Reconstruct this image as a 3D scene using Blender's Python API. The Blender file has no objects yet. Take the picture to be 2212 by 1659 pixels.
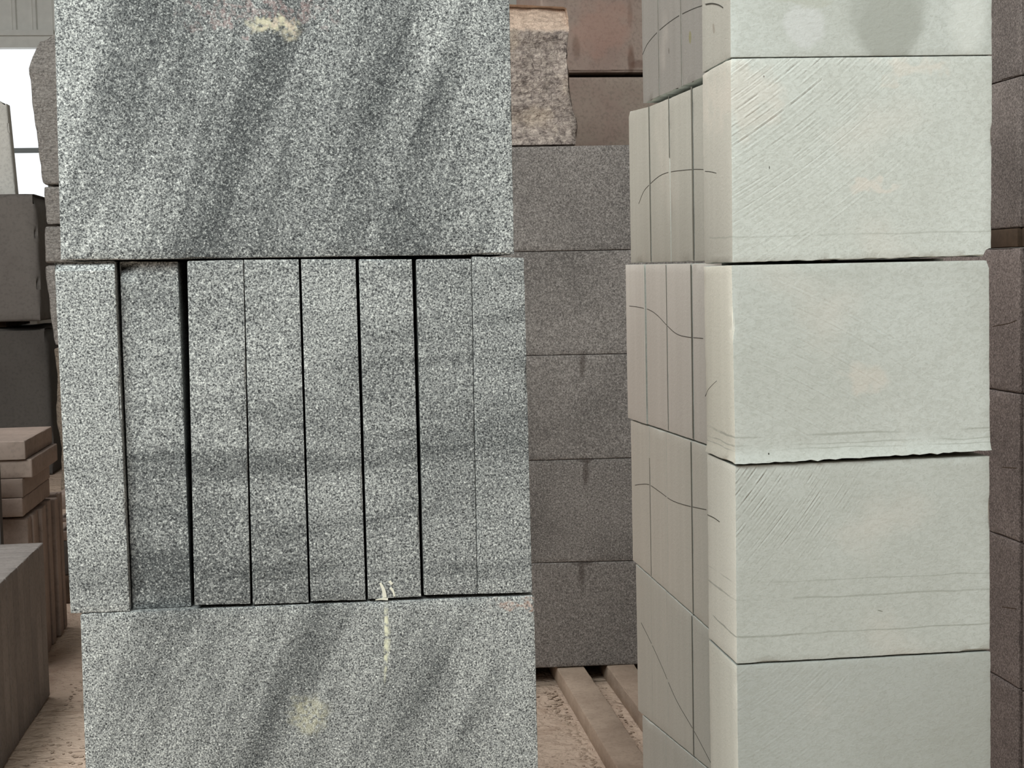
import bpy, math, random
from math import sin, cos, pi, radians as R, hypot
from mathutils import Vector, Matrix, noise

scene = bpy.context.scene
C = scene.collection

# ---------------------------------------------------------------- camera
W, H, F = 2212, 1659, 3250.0
CAM = Vector((0, 0, 1.6))
cam_d = bpy.data.cameras.new('camera')
cam = bpy.data.objects.new('camera', cam_d)
C.objects.link(cam)
cam_d.sensor_width = 36
cam_d.lens = F / W * 36
cam_d.clip_start = .05
MR = (Matrix.Rotation(-R(7.05), 3, 'Z') @ Matrix.Rotation(pi / 2 - R(4.15), 3, 'X') @ Matrix.Rotation(-R(1.24), 3, 'Z'))
cam.matrix_world = Matrix.Translation(CAM) @ MR.to_4x4()
scene.camera = cam

# ---------------------------------------------------------------- world, exposure, lights
world = bpy.data.worlds.new('overcast_sky')
scene.world = world
world.use_nodes = True
bg = world.node_tree.nodes['Background']
bg.inputs[0].default_value = (.93, .97, 1.0, 1)
bg.inputs[1].default_value = 1.4

def area(name, loc, rot, sx, sy, power, col):
    l = bpy.data.lights.new(name, 'AREA')
    l.shape = 'RECTANGLE'; l.size = sx; l.size_y = sy
    l.energy = power; l.color = col
    o = bpy.data.objects.new(name, l)
    o.location = loc; o.rotation_euler = rot
    C.objects.link(o)
    return o
# added fill panel hung high inside the hall, behind the camera
DL = Vector((-2.2, -.7, 5.2))
area('front_fill', DL, (Vector((.5, 2.8, 1.5)) - DL).to_track_quat('-Z', 'Y').to_euler(), 4.0, 2.2, 520, (.945, 1.0, .975))
# added fill strip under the roof, above the left aisle
area('roof_fill', (-2.8, 5.6, 6.5), (0, 0, 0), 2.0, 6.0, 300, (1.0, .985, .97))
# added fill along the left wall, brightens faces turned left
area('left_fill', (-8.8, 8.5, 3.6), (0, R(-90), 0), 3.0, 8.0, 110, (1.0, .985, .96))
scene.view_settings.view_transform = 'Standard'
scene.view_settings.look = 'None'
scene.view_settings.gamma = 1
scene.view_settings.exposure = -0.2
scene.view_settings.use_curve_mapping = False

# ---------------------------------------------------------------- measuring helpers (a line of sight met with a real plane)
def ray(px, py):
    return MR @ Vector(((px - W / 2) / F, -(py - H / 2) / F, -1))
def at(px, py, Y):
    d = ray(px, py); return CAM + d * (Y / d.y)
def onX(px, py, X):
    d = ray(px, py); return CAM + d * (X / d.x)
def onZ(px, py, Z):
    d = ray(px, py); return CAM + d * ((Z - CAM.z) / d.z)

# ---------------------------------------------------------------- node helper
class NT:
    def __init__(s, name):
        s.m = bpy.data.materials.new(name); s.m.use_nodes = True
        s.t = s.m.node_tree
        s.b = s.t.nodes['Principled BSDF']
        tc = s.t.nodes.new('ShaderNodeTexCoord'); s.obj = tc.outputs['Object']
    def n(s, typ, **k):
        nd = s.t.nodes.new('ShaderNode' + typ)
        for a, v in k.items(): setattr(nd, a, v)
        return nd
    def put(s, sock, v):
        if isinstance(v, bpy.types.NodeSocket): s.t.links.new(v, sock)
        elif isinstance(v, (tuple, list)) and len(v) == 3 and sock.type == 'RGBA': sock.default_value = (*v, 1)
        else: sock.default_value = v
    def math(s, op, a, b=0.0, c=None, clamp=False):
        nd = s.n('Math', operation=op); nd.use_clamp = clamp
        s.put(nd.inputs[0], a); s.put(nd.inputs[1], b)
        if c is not None: s.put(nd.inputs[2], c)
        return nd.outputs[0]
    def vmath(s, op, a, b):
        nd = s.n('VectorMath', operation=op); s.put(nd.inputs[0], a); s.put(nd.inputs[1], b)
        return nd.outputs[1] if op in ('DISTANCE', 'DOT_PRODUCT', 'LENGTH') else nd.outputs[0]
    def map(s, v, loc=(0, 0, 0), rot=(0, 0, 0), sc=(1, 1, 1)):
        nd = s.n('Mapping'); s.put(nd.inputs[0], v); nd.inputs[1].default_value = loc
        nd.inputs[2].default_value = rot; nd.inputs[3].default_value = sc
        return nd.outputs[0]
    def noise(s, v, scale, detail=2, rough=.5, dist=0.0):
        nd = s.n('TexNoise'); s.put(nd.inputs['Vector'], v); nd.inputs['Scale'].default_value = scale
        nd.inputs['Detail'].default_value = detail; nd.inputs['Roughness'].default_value = rough
        nd.inputs['Distortion'].default_value = dist
        return nd.outputs[0]
    def step(s, v, lo, hi, a=0.0, b=1.0):
        nd = s.n('MapRange', interpolation_type='SMOOTHSTEP'); s.put(nd.inputs[0], v)
        nd.inputs[1].default_value = lo; nd.inputs[2].default_value = hi
        nd.inputs[3].default_value = a; nd.inputs[4].default_value = b
        return nd.outputs[0]
    def mix(s, f, a, b):
        nd = s.n('Mix', data_type='RGBA'); s.put(nd.inputs[0], f); s.put(nd.inputs[6], a); s.put(nd.inputs[7], b)
        return nd.outputs[2]
    def ramp(s, v, stops):
        nd = s.n('ValToRGB'); s.put(nd.inputs[0], v); e = nd.color_ramp.elements
        while len(e) < len(stops): e.new(.5)
        for q, (p, c) in zip(e, stops): q.position = p; q.color = (*c, 1)
        return nd.outputs[0]
    def bump(s, h, strength, dist, prev=None):
        nd = s.n('Bump'); nd.inputs['Strength'].default_value = strength; nd.inputs['Distance'].default_value = dist
        s.put(nd.inputs['Height'], h)
        if prev is not None: s.put(nd.inputs['Normal'], prev)
        return nd.outputs[0]
    def seeded(s):
        oi = s.n('ObjectInfo')
        mul = s.vmath('MULTIPLY', s.comb(oi.outputs['Random'], oi.outputs['Random'], oi.outputs['Random']), (37.0, 19.0, 53.0))
        return s.vmath('ADD', s.obj, mul)
    def comb(s, x, y, z):
        nd = s.n('CombineXYZ'); s.put(nd.inputs[0], x); s.put(nd.inputs[1], y); s.put(nd.inputs[2], z); return nd.outputs[0]
    def sep(s, v):
        nd = s.n('SeparateXYZ'); s.put(nd.inputs[0], v); return nd.outputs
    def spot(s, c, rx, rz, rot=0.0, jag=.25, jscale=60, soft=.5, plane='xz'):
        """soft edged irregular patch centred at c (metres, object space)"""
        v = s.vmath('SUBTRACT', s.obj, c)
        jn = s.n('TexNoise'); s.put(jn.inputs['Vector'], s.obj); jn.inputs['Scale'].default_value = jscale
        jit = s.vmath('MULTIPLY', s.vmath('SUBTRACT', jn.outputs[1], (.5, .5, .5)), (jag * rx * 4,) * 3)
        v = s.vmath('ADD', v, jit)
        if plane == 'xz':
            m = s.map(v, rot=(0, rot, 0)); m = s.vmath('MULTIPLY', m, (1 / rx, 0, 1 / rz))
        else:
            m = s.map(v, rot=(rot, 0, 0)); m = s.vmath('MULTIPLY', m, (0, 1 / rx, 1 / rz))
        return s.step(s.vmath('LENGTH', m, (0, 0, 0)), 1 + soft / 2, 1 - soft / 2 - .001)
    def out(s, col, rough=.8, normal=None, spec=.3):
        s.put(s.b.inputs['Base Color'], col); s.put(s.b.inputs['Roughness'], rough)
        s.b.inputs['Specular IOR Level'].default_value = spec
        if normal is not None: s.put(s.b.inputs['Normal'], normal)
        return s.m

def lin(r, g, b):
    return tuple(((c / 255) / 12.92 if c / 255 <= .04045 else ((c / 255 + .055) / 1.055) ** 2.4) for c in (r, g, b))

# ---------------------------------------------------------------- materials
def granite(name, scale=320, wet=None, wet_bias=0.0, low=0.0, spots=(), lightc=(218, 221, 217), midc=(146, 149, 148), darkc=(36, 40, 41), edge=None, amount=.62):
    """speckled grey granite; wet = ((rotation, scale_x, scale_z, noise scale), ...) streaks of sawing water"""
    t = NT(name)
    v = t.seeded()
    g1 = t.noise(v, scale, 2, .55, .6)
    g2 = t.noise(t.vmath('ADD', v, (9, 4, 7)), scale * .5, 2, .5, .8)
    g3 = t.noise(t.vmath('ADD', v, (1, 14, 3)), scale * 1.9, 1, .5, .6)
    g = t.math('ADD', t.math('MULTIPLY', g1, .62), t.math('MULTIPLY', g2, .2))
    g = t.math('ADD', g, t.math('MULTIPLY', g3, .18))
    dry = t.ramp(g, [(.35, lin(*darkc)), (.43, lin(84, 86, 87)), (.50, lin(*midc)), (.56, lin(172, 175, 172)), (.625, lin(*lightc)), (.72, lin(240, 242, 238))])
    wetc = t.ramp(g, [(.37, lin(28, 30, 32)), (.46, lin(66, 69, 70)), (.53, lin(92, 95, 95)), (.59, lin(132, 135, 133)), (.67, lin(204, 206, 203))])
    fac = wet_bias
    if wet:
        fac = t.math('ADD', 0, wet_bias)
        for rot, sx, sz, ns, w, lo, hi in wet:
            mp = t.map(t.obj, rot=(0, rot, 0)); mp = t.vmath('MULTIPLY', mp, (sx, .2, sz))
            nz = t.noise(mp, ns, 3, .55, .5)
            fac = t.math('ADD', fac, t.math('MULTIPLY', t.step(nz, lo, hi), w))
        if low: fac = t.math('ADD', fac, t.math('MULTIPLY', t.step(t.math('ADD', t.sep(t.obj)[2], t.math('MULTIPLY', t.noise(t.obj, 3, 2), .2)), .42, .15), low))
        if edge:  # dry margins; also stands in for haze at the left, put into colour
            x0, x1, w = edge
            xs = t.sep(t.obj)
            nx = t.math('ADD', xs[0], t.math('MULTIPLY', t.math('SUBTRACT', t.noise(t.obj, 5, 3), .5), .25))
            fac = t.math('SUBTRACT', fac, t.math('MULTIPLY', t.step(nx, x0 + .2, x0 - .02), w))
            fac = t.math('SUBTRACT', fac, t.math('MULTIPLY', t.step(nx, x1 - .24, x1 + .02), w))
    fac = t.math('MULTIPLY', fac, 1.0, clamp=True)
    col = t.mix(fac, dry, wetc)
    for c, rx, rz, rot, jag, strength, sc in spots:
        m = t.spot(c, rx, rz, rot, jag, 55, .9)
        m = t.math('MULTIPLY', m, t.step(t.noise(t.obj, 130, 2), .3, .62))
        col = t.mix(t.math('MULTIPLY', m, strength), col, lin(*sc))
    # small clear crystals that glint
    vo = t.n('TexVoronoi'); t.put(vo.inputs['Vector'], v); vo.inputs['Scale'].default_value = scale * .5
    glint = t.step(t.sep(vo.outputs['Color'])[0], .965, .99)
    nm = t.bump(g1, .35, .0012)
    nm = t.bump(g2, .25, .003, nm)
    return t.out(col, t.math('SUBTRACT', .72, t.math('MULTIPLY', glint, .35)), nm, .35)

def fine_granite(name, a, b, drip=()):
    t = NT(name)
    v = t.seeded()
    g = t.noise(v, 190, 3, .6, .8)
    big = t.noise(v, 2.3, 3, .5)
    ca = t.ramp(g, [(.36, lin(*[c * .72 for c in a])), (.5, lin(*a)), (.66, lin(*b))])
    col = t.mix(t.step(big, .35, .7), ca, t.ramp(g, [(.36, lin(*[c * .66 for c in a])), (.52, lin(*[c * .86 for c in a])), (.68, lin(*[c * .95 for c in b]))]))
    for c, rx, rz, rot in drip:
        m = t.spot(c, rx, rz, rot, .35, 30, 1.2)
        col = t.mix(t.math('MULTIPLY', m, .55), col, lin(58, 47, 42))
    return t.out(col, .85, t.bump(g, .4, .0015), .2)

def sandstone(name, arc=None, tone=1.0, arc_amt=.5, spots=(), base=(206, 210, 204), var=(196, 199, 192), sidec=(228, 221, 206), plane="xz", bands=()):
    """pale green-grey sandstone; arc = (cx, cz, spacing) curved saw marks about a far centre, kept to one corner"""
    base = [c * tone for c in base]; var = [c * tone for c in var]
    t = NT(name)
    v = t.seeded()
    fine = t.noise(v, 260, 3, .6, .3)
    med = t.noise(t.map(v, rot=(0, .7, 0), sc=(1, 1, 1.6)), 75, 3, .6, .6)
    big = t.noise(v, 3.1, 3, .55)
    col = t.mix(t.step(big, .35, .68), lin(*base), lin(*var))
    col = t.mix(t.math('MULTIPLY', t.step(med, .42, .62), .20), col, lin(150, 152, 142))
    col = t.mix(t.math('MULTIPLY', t.step(fine, .5, .70), .24), col, lin(140, 140, 130))
    # warm bounce light on the slab sides, put into their colour
    geo = t.n('NewGeometry'); nx = t.math('ABSOLUTE', t.sep(geo.outputs['True Normal'])[0])
    vz = t.noise(t.vmath('MULTIPLY', v, (1, 9, .6)), 3, 3, .5)
    side = t.mix(t.step(vz, .35, .65), lin(*sidec), lin(*[c - 4 for c in sidec]))
    side = t.mix(t.math('MULTIPLY', t.step(fine, .5, .7), .12), side, lin(130, 125, 118))
    col = t.mix(t.step(nx, .6, .8), col, side)
    pink = t.step(t.noise(t.vmath('ADD', v, (5, 5, 5)), 4.5, 3), .58, .80)
    col = t.mix(t.math('MULTIPLY', pink, .22), col, lin(214, 202, 190))
    for c, rx, rz, rot, jag, strength, sc in spots:
        col = t.mix(t.math('MULTIPLY', t.spot(c, rx, rz, rot, jag, 22, .9 if (sc[0] > 215) else .35) if not c[3:] else t.spot(c[:3], rx, rz, rot, jag, 22, .35, plane='yz'), strength), col, lin(*sc))
    xs = t.sep(t.obj)
    for z, w, amt in bands:      # bedding lines
        d = t.math('ABSOLUTE', t.math('SUBTRACT', t.math('ADD', xs[2], t.math('MULTIPLY', t.math('SUBTRACT', t.noise(t.vmath('MULTIPLY', t.obj, (1, 1, 6)), 9, 2), .5), .012)), z))
        m = t.math('MULTIPLY', t.step(d, w, w * .3), t.step(t.noise(t.vmath('MULTIPLY', v, (1, 1, 3)), 6, 2), .38, .55))
        col = t.mix(t.math('MULTIPLY', m, amt), col, lin(140, 142, 132))
    nm = t.bump(fine, .25, .0012)
    nm = t.bump(med, .5, .0016, nm)
    if arc:
        cx, cz, sp, mx, mz, mr = arc
        wob = t.math('MULTIPLY', t.noise(t.obj, 9, 2), .003)
        d = t.vmath('LENGTH', t.vmath('MULTIPLY', t.vmath('SUBTRACT', t.obj, (cx, 0, cz)), (1, 0, 1)), (0, 0, 0))
        s1 = t.math('SINE', t.math('MULTIPLY', t.math('ADD', d, wob), 2 * pi / sp))
        s2 = t.math('SINE', t.math('MULTIPLY', t.math('ADD', d, wob), 2 * pi / (sp * 1.73)))
        h = t.math('ADD', t.math('MULTIPLY', s1, .6), t.math('MULTIPLY', s2, .4))
        brk = t.math('MULTIPLY', t.step(t.noise(v, 26, 3, .6), .32, .62), t.step(t.noise(t.comb(t.math('MULTIPLY', d, 1.0), 0.0, 0.0), 95, 2, .6), .40, .66))
        md = t.vmath('LENGTH', t.vmath('MULTIPLY', t.vmath('SUBTRACT', t.obj, (mx, 0, mz)), (1, 0, 1)), (0, 0, 0))
        h = t.math('MULTIPLY', t.math('MULTIPLY', h, t.step(t.math('ABSOLUTE', t.sep(geo.outputs['True Normal'])[1]), .6, .8)), t.math('MULTIPLY', brk, t.step(md, mr, mr * .15)))
        nm = t.bump(h, arc_amt, .0016, nm)
    return t.out(col, .85, nm, .2)

def plain_stone(name, a, b, scale=4, grain=90, bump=.002, grain_amt=.25, spots=()):
    t = NT(name)
    v = t.seeded()
    big = t.noise(v, scale, 4, .6, .4)
    fine = t.noise(v, grain, 3, .6)
    col = t.mix(t.step(big, .35, .66), lin(*a), lin(*b))
    col = t.mix(t.math('MULTIPLY', t.step(fine, .45, .7), grain_amt), col, lin(*[c * .6 for c in a]))
    for c, rx, rz, rot, jag, strength, sc in spots:
        col = t.mix(t.math('MULTIPLY', t.spot(c, rx, rz, rot, jag, 12, .8), strength), col, lin(*sc))
    return t.out(col, .9, t.bump(t.math('ADD', fine, t.math('MULTIPLY', big, 3)), .4, bump), .2)

def flat(name, c, rough=.8, spec=.3, emit=None):
    t = NT(name)
    col = t.mix(t.noise(t.obj, 12, 3), lin(*c), lin(*[x * .9 for x in c]))
    return t.out(col, rough, None, spec)

M_mid = fine_granite('brown_grey_granite', (142, 134, 130), (182, 174, 169))
M_rough = None
M_sliver = fine_granite('brown_granite', (146, 135, 131), (176, 165, 160))
M_sliver_up = fine_granite('brown_granite_upper', (122, 113, 109), (150, 140, 135))
M_quarry_low = plain_stone('dark_quarry_stone', (94, 90, 86), (80, 76, 73), .8, 40, .004)
M_red = plain_stone('reddish_sandstone', (144, 131, 120), (138, 120, 111), 3.5, 70, .002, .3)
M_dark = plain_stone('dark_sandstone', (92, 88, 85), (80, 76, 73), 2, 60, .002)
M_quarry = plain_stone('grey_brown_quarry_stone', (128, 123, 118), (110, 104, 100), .8, 40, .004)
M_slab = plain_stone('beige_slab_stone', (152, 136, 126), (138, 124, 115), 5, 60, .001)
M_pale = plain_stone('pale_stone', (244, 243, 236), (232, 231, 224), 3, 50, .001)  # raised to near white, backlit haze put into the colour
M_timber = plain_stone('dusty_timber', (180, 161, 144), (164, 145, 129), 6, 90, .0015)
M_tdark = plain_stone('old_brown_timber', (98, 82, 68), (76, 64, 54), 8, 90, .0015)
M_pencil = flat('pencil_line', (70, 68, 62))
M_chalk = flat('white_paint', (226, 224, 208))
M_metal = flat('grey_sheet_metal', (236, 236, 230), .55, .4)  # grey lightened, hazy flare around the window put into the colour
M_frame = flat('window_frame_metal', (150, 156, 156), .5, .4)
M_ceil = flat('roof_sheet', (120, 118, 112))
M_wall = plain_stone('plaster_wall', (150, 138, 128), (136, 124, 114), 1.5, 30, .002)

def make_rough(name, split, a_=((88, 80, 76), (150, 138, 130), (192, 178, 165))):
    t = NT(name)
    v = t.seeded()
    g = t.noise(v, 55, 5, .7, .8); big = t.noise(v, 5, 3, .5)
    g2 = t.noise(t.map(v, rot=(0, .4, 0), sc=(1, 1, 2.6)), 26, 4, .65, 1.0)
    a = t.ramp(g, [(.34, lin(*a_[0])), (.5, lin(*a_[1])), (.66, lin(*a_[2]))])
    col = t.mix(t.step(big, .52, .68), a, t.ramp(g, [(.35, lin(150, 134, 122)), (.6, lin(206, 190, 174))]) if split else a)
    z = t.sep(t.obj)[2]
    # pale freshly split stone near the top and at the lower left
    zz = t.math('ADD', z, t.math('MULTIPLY', t.math('SUBTRACT', t.noise(t.obj, 9, 3), .5), .16))
    if split: col = t.mix(t.math('MULTIPLY', t.step(zz, .44, .465), .85), col, lin(226, 200, 180))
    nm = t.bump(g2, .9, .02); nm = t.bump(g, .8, .006, nm)
    return t.out(col, .9, nm, .2)
M_rough = make_rough('rough_broken_granite', True, ((100, 90, 86), (166, 153, 145), (208, 194, 182)))
M_tower = make_rough('rough_grey_granite', False, ((120, 117, 113), (162, 158, 153), (192, 188, 182)))
M_tower_low = make_rough('rough_brown_granite', False, ((100, 92, 84), (146, 134, 120), (170, 158, 144)))

def make_floor():
    t = NT('dusty_floor')
    big = t.noise(t.obj, 1.3, 4, .55); med = t.noise(t.obj, 9, 4, .6, .5); fine = t.noise(t.obj, 80, 3, .6)
    col = t.mix(t.step(big, .35, .65), lin(206, 185, 167), lin(192, 171, 154))
    col = t.mix(t.math('MULTIPLY', t.step(med, .52, .7), .4), col, lin(158, 132, 114))
    clod = t.noise(t.map(t.obj, sc=(1, 1.3, 1)), 22, 3, .55, .7)
    col = t.mix(t.math('MULTIPLY', t.step(clod, .62, .7), .35), col, lin(120, 98, 84))
    pit = t.noise(t.map(t.obj, sc=(1, 2.2, 1)), 34, 2, .5, 1.2)
    col = t.mix(t.math('MULTIPLY', t.step(pit, .64, .72), .65), col, lin(112, 90, 78))
    nm = t.bump(med, .9, .03); nm = t.bump(clod, .8, .02, nm); nm = t.bump(fine, .4, .003, nm)
    return t.out(col, .95, nm, .1)
M_floor = make_floor()

# ---------------------------------------------------------------- mesh helpers
def link(name, verts, faces, mat, origin=None, parent=None, sharp=35, smooth=True):
    me = bpy.data.meshes.new(name)
    if origin is None: origin = Vector((0, 0, 0))
    me.from_pydata([tuple(Vector(v) - origin) for v in verts], [], faces)
    me.materials.append(mat)
    if smooth:
        me.shade_smooth()
        me.set_sharp_from_angle(angle=R(sharp))
    me.update()
    o = bpy.data.objects.new(name, me)
    C.objects.link(o)
    if parent is not None:
        o.parent = parent; o.location = origin - parent.location
    else:
        o.location = origin
    return o

def tag(o, label, cat, group=None, kind=None):
    o['label'] = label; o['category'] = cat
    if group: o['group'] = group
    o['kind'] = kind or 'thing'
    return o

def axis(L, seg, e):
    n = max(1, round((L - 2 * e) / seg))
    if L < 4 * e: return [0, .5, 1]
    return [0, e / L] + [(e + (L - 2 * e) * i / n) / L for i in range(1, n)] + [1 - e / L, 1]

def stone(name, c8, mat, seg=.02, chip=.003, big=.0, rough=0.0, rscale=6, seed=0, disp=None, parent=None, sharp=35, e=None):
    """a sawn block through eight corners (front TL,TR,BR,BL then back TL,TR,BR,BL) with worn, chipped arrises"""
    c8 = [Vector(c) for c in c8]
    e = e or max(.003, chip * 1.3)
    ux = axis((c8[1] - c8[0]).length, seg, e); uz = axis((c8[3] - c8[0]).length, seg, e); uy = axis((c8[4] - c8[0]).length, max(seg, .03), e)
    nx, ny, nz = len(ux), len(uy), len(uz)
    def P(a, b, c):      # a across, b deep, c up
        f = (c8[3] * (1 - a) + c8[2] * a) * (1 - c) + (c8[0] * (1 - a) + c8[1] * a) * c
        k = (c8[7] * (1 - a) + c8[6] * a) * (1 - c) + (c8[4] * (1 - a) + c8[5] * a) * c
        return f * (1 - b) + k * b
    ax = ((c8[1] - c8[0]) + (c8[2] - c8[3])).normalized()
    az = ((c8[0] - c8[3]) + (c8[1] - c8[2])).normalized()
    ay = ((c8[4] - c8[0]) + (c8[7] - c8[3])).normalized()
    so = Vector((seed * 7.31, seed * 3.17, seed * 5.71))
    idx = {}; vs = []
    def V(i, j, k):
        q = (i, j, k)
        if q in idx: return idx[q]
        p = P(ux[i], uy[j], uz[k])
        sx = -1 if i == 0 else 1 if i == nx - 1 else 0
        sy = -1 if j == 0 else 1 if j == ny - 1 else 0
        sz = -1 if k == 0 else 1 if k == nz - 1 else 0
        m = abs(sx) + abs(sy) + abs(sz)
        w = p + so
        if rough:
            d = noise.fractal(w * rscale, 1.0, 2.0, 4) * rough
            d += noise.noise(w * rscale * .35) * rough
            p = p + (ax * sx + ay * sy) * d / max(1, m ** .5) - az * sz * abs(d) * .15
        if m >= 2 and chip:
            n1 = noise.noise(w * 55) * .5 + noise.noise(w * 170) * .4
            n2 = noise.noise(w * 13 + Vector((3, 3, 3)))
            c = chip * (.45 + .75 * n1) + big * max(0, n2 - .32) * 2.2
            p = p - (ax * sx + ay * sy + az * sz) * max(c, chip * .08)
        if disp: p = p + disp(ux[i], uy[j], uz[k], sx, sy, sz, ax, ay, az)
        idx[q] = len(vs); vs.append(p); return idx[q]
    fs = []
    for j, rev in ((0, False), (ny - 1, True)):
        for i in range(nx - 1):
            for k in range(nz - 1):
                f = [V(i, j, k), V(i + 1, j, k), V(i + 1, j, k + 1), V(i, j, k + 1)]; fs.append(f[::-1] if rev else f)
    for i, rev in ((0, True), (nx - 1, False)):
        for j in range(ny - 1):
            for k in range(nz - 1):
                f = [V(i, j, k), V(i, j + 1, k), V(i, j + 1, k + 1), V(i, j, k + 1)]; fs.append(f[::-1] if rev else f)
    for k, rev in ((0, True), (nz - 1, False)):
        for i in range(nx - 1):
            for j in range(ny - 1):
                f = [V(i, j, k), V(i + 1, j, k), V(i + 1, j + 1, k), V(i, j + 1, k)]; fs.append(f[::-1] if rev else f)
    org = (c8[2] + c8[3] + c8[6] + c8[7]) / 4
    return link(name, vs, fs, mat, org, parent, sharp)

def box8(x0, x1, y0, y1, z0, z1):
    return [(x0, y0, z1), (x1, y0, z1), (x1, y0, z0), (x0, y0, z0), (x0, y1, z1), (x1, y1, z1), (x1, y1, z0), (x0, y1, z0)]
def front8(q, Y, depth):
    """front quad from four measured corners (TL,TR,BR,BL) standing at distance Y, pushed back by depth"""
    f = [at(x, y, Y) for x, y in q]
    return f + [p + Vector((0, depth, 0)) for p in f]
def ribbon(name, pts, nrm, w, mat, parent, thick=.0004, label=None):
    """thin raised stroke along pts on a surface whose outward normal is nrm"""
    nrm = Vector(nrm); pts = [Vector(p) for p in pts]; vs = []; fs = []
    for i, p in enumerate(pts):
        a = pts[max(0, i - 1)]; b = pts[min(len(pts) - 1, i + 1)]
        t = (b - a).normalized(); s = t.cross(nrm).normalized()
        ww = w(i / max(1, len(pts) - 1)) if callable(w) else w
        for q in (p - s * ww / 2, p + s * ww / 2): vs += [q + nrm * thick, q - nrm * .0003]
    for i in range(len(pts) - 1):
        a, b = 4 * i, 4 * i + 4
        fs += [[a, b, b + 2, a + 2], [a + 1, a + 3, b + 3, b + 1], [a, a + 1, b + 1, b], [a + 2, b + 2, b + 3, a + 3]]
    n = len(vs); fs += [[0, 2, 3, 1], [n - 4, n - 3, n - 1, n - 2]]
    o = link(name, vs, fs, mat, pts[0], parent, smooth=False)
    if label: o['label'] = label
    return o
def spline(pts, n=8):
    out = []
    P = [Vector(p) for p in pts]; P = [P[0] * 2 - P[1]] + P + [P[-1] * 2 - P[-2]]
    for i in range(1, len(P) - 2):
        for k in range(n):
            t = k / n; a, b, c, d = P[i - 1:i + 3]
            out.append(.5 * ((2 * b) + (-a + c) * t + (2 * a - 5 * b + 4 * c - d) * t * t + (-a + 3 * b - 3 * c + d) * t ** 3))
    out.append(P[-2]); return out
ORD = ['first', 'second', 'third', 'fourth', 'fifth', 'sixth', 'seventh', 'eighth', 'ninth', 'tenth', 'eleventh', 'twelfth', 'thirteenth']

# ================================================================ THE HALL
def struct(name, x0, x1, y0, y1, z0, z1, mat):
    vs = [(x, y, z) for x in (x0, x1) for y in (y0, y1) for z in (z0, z1)]
    fs = [[0, 1, 3, 2], [4, 6, 7, 5], [0, 4, 5, 1], [2, 3, 7, 6], [0, 2, 6, 4], [1, 5, 7, 3]]
    o = link(name, vs, fs, mat, Vector(((x0 + x1) / 2, (y0 + y1) / 2, z0)), smooth=False)
    o['kind'] = 'structure'; return o

def grid_floor():
    vs = []; fs = []
    xs = [-9 + i * .5 for i in range(11)] + [-3.5 + i * .08 for i in range(1, 69)] + [2.5, 3, 4, 5, 6, 7, 8]
    ys = [-4 + i * .5 for i in range(14)] + [3 + i * .08 for i in range(1, 70)] + [9, 10, 11, 12, 13, 14, 15, 16, 17]
    for y in ys:
        for x in xs:
            z = noise.fractal(Vector((x * 1.5, y * 1.5, 0)), 1, 2, 3) * .006 if -3.5 < x < 2 and 3 < y < 8.5 else 0
            vs.append((x, y, min(0, z - .003)))
    n = len(xs)
    for j in range(len(ys) - 1):
        for i in range(n - 1): fs.append([j * n + i, j * n + i + 1, (j + 1) * n + i + 1, (j + 1) * n + i])
    o = link('floor', vs, fs, M_floor); o['kind'] = 'structure'
grid_floor()
YW = 16.0
wl = at(-420, 330, YW).x; wr = at(108, 330, YW).x
wt = at(30, 104, YW).z
wb = 2.25
struct('wall_left', -9.1, -9, -4, 17, 0, 7, M_wall)
struct('wall_right', 8, 8.1, -4, 17, 0, 7, M_wall)
struct('ceiling', -9, 8, -4, 17, 7, 7.1, M_ceil)
struct('wall_front_blocker', -9.1, 8.1, -4.1, -4, 0, 3.6, M_wall)      # unseen, added to keep out low sky light; open above

def back_wall():
    """ribbed metal cladding above and beside the window, low masonry below"""
    vs = []; fs = []
    def sheet(x0, x1, z0, z1):
        prof = []; x = x0
        while x < x1 - 1e-6:
            for dx, dy in ((0, 0), (.145, 0), (.158, -.022), (.187, -.022)):
                if x + dx <= x1: prof.append((x + dx, YW + dy))
            x += .2
        prof.append((x1, YW))
        b = len(vs)
        for px, py in prof: vs.extend([(px, py, z0), (px, py, z1), (px, py + .06, z0), (px, py + .06, z1)])
        for i in range(len(prof) - 1):
            q = b + 4 * i
            fs.extend([[q, q + 4, q + 5, q + 1], [q + 2, q + 3, q + 7, q + 6], [q, q + 2, q + 6, q + 4], [q + 1, q + 5, q + 7, q + 3]])
    top = wt + .16
    sheet(-9, 8, top, 7)
    sheet(-9, wl, 0, top); sheet(wr, 8, 0, top); sheet(wl, wr, 0, wb)
    o = link('wall_back', vs, fs, M_metal, smooth=False); o['kind'] = 'structure'
    l = struct('trim_1', wl - .1, wr + .1, YW - .05, YW + .08, wt, wt + .115, M_metal)
    l2 = struct('trim_2', wl - .1, wr + .1, YW - .09, YW + .08, wt + .115, wt + .17, M_metal)
back_wall()
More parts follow.
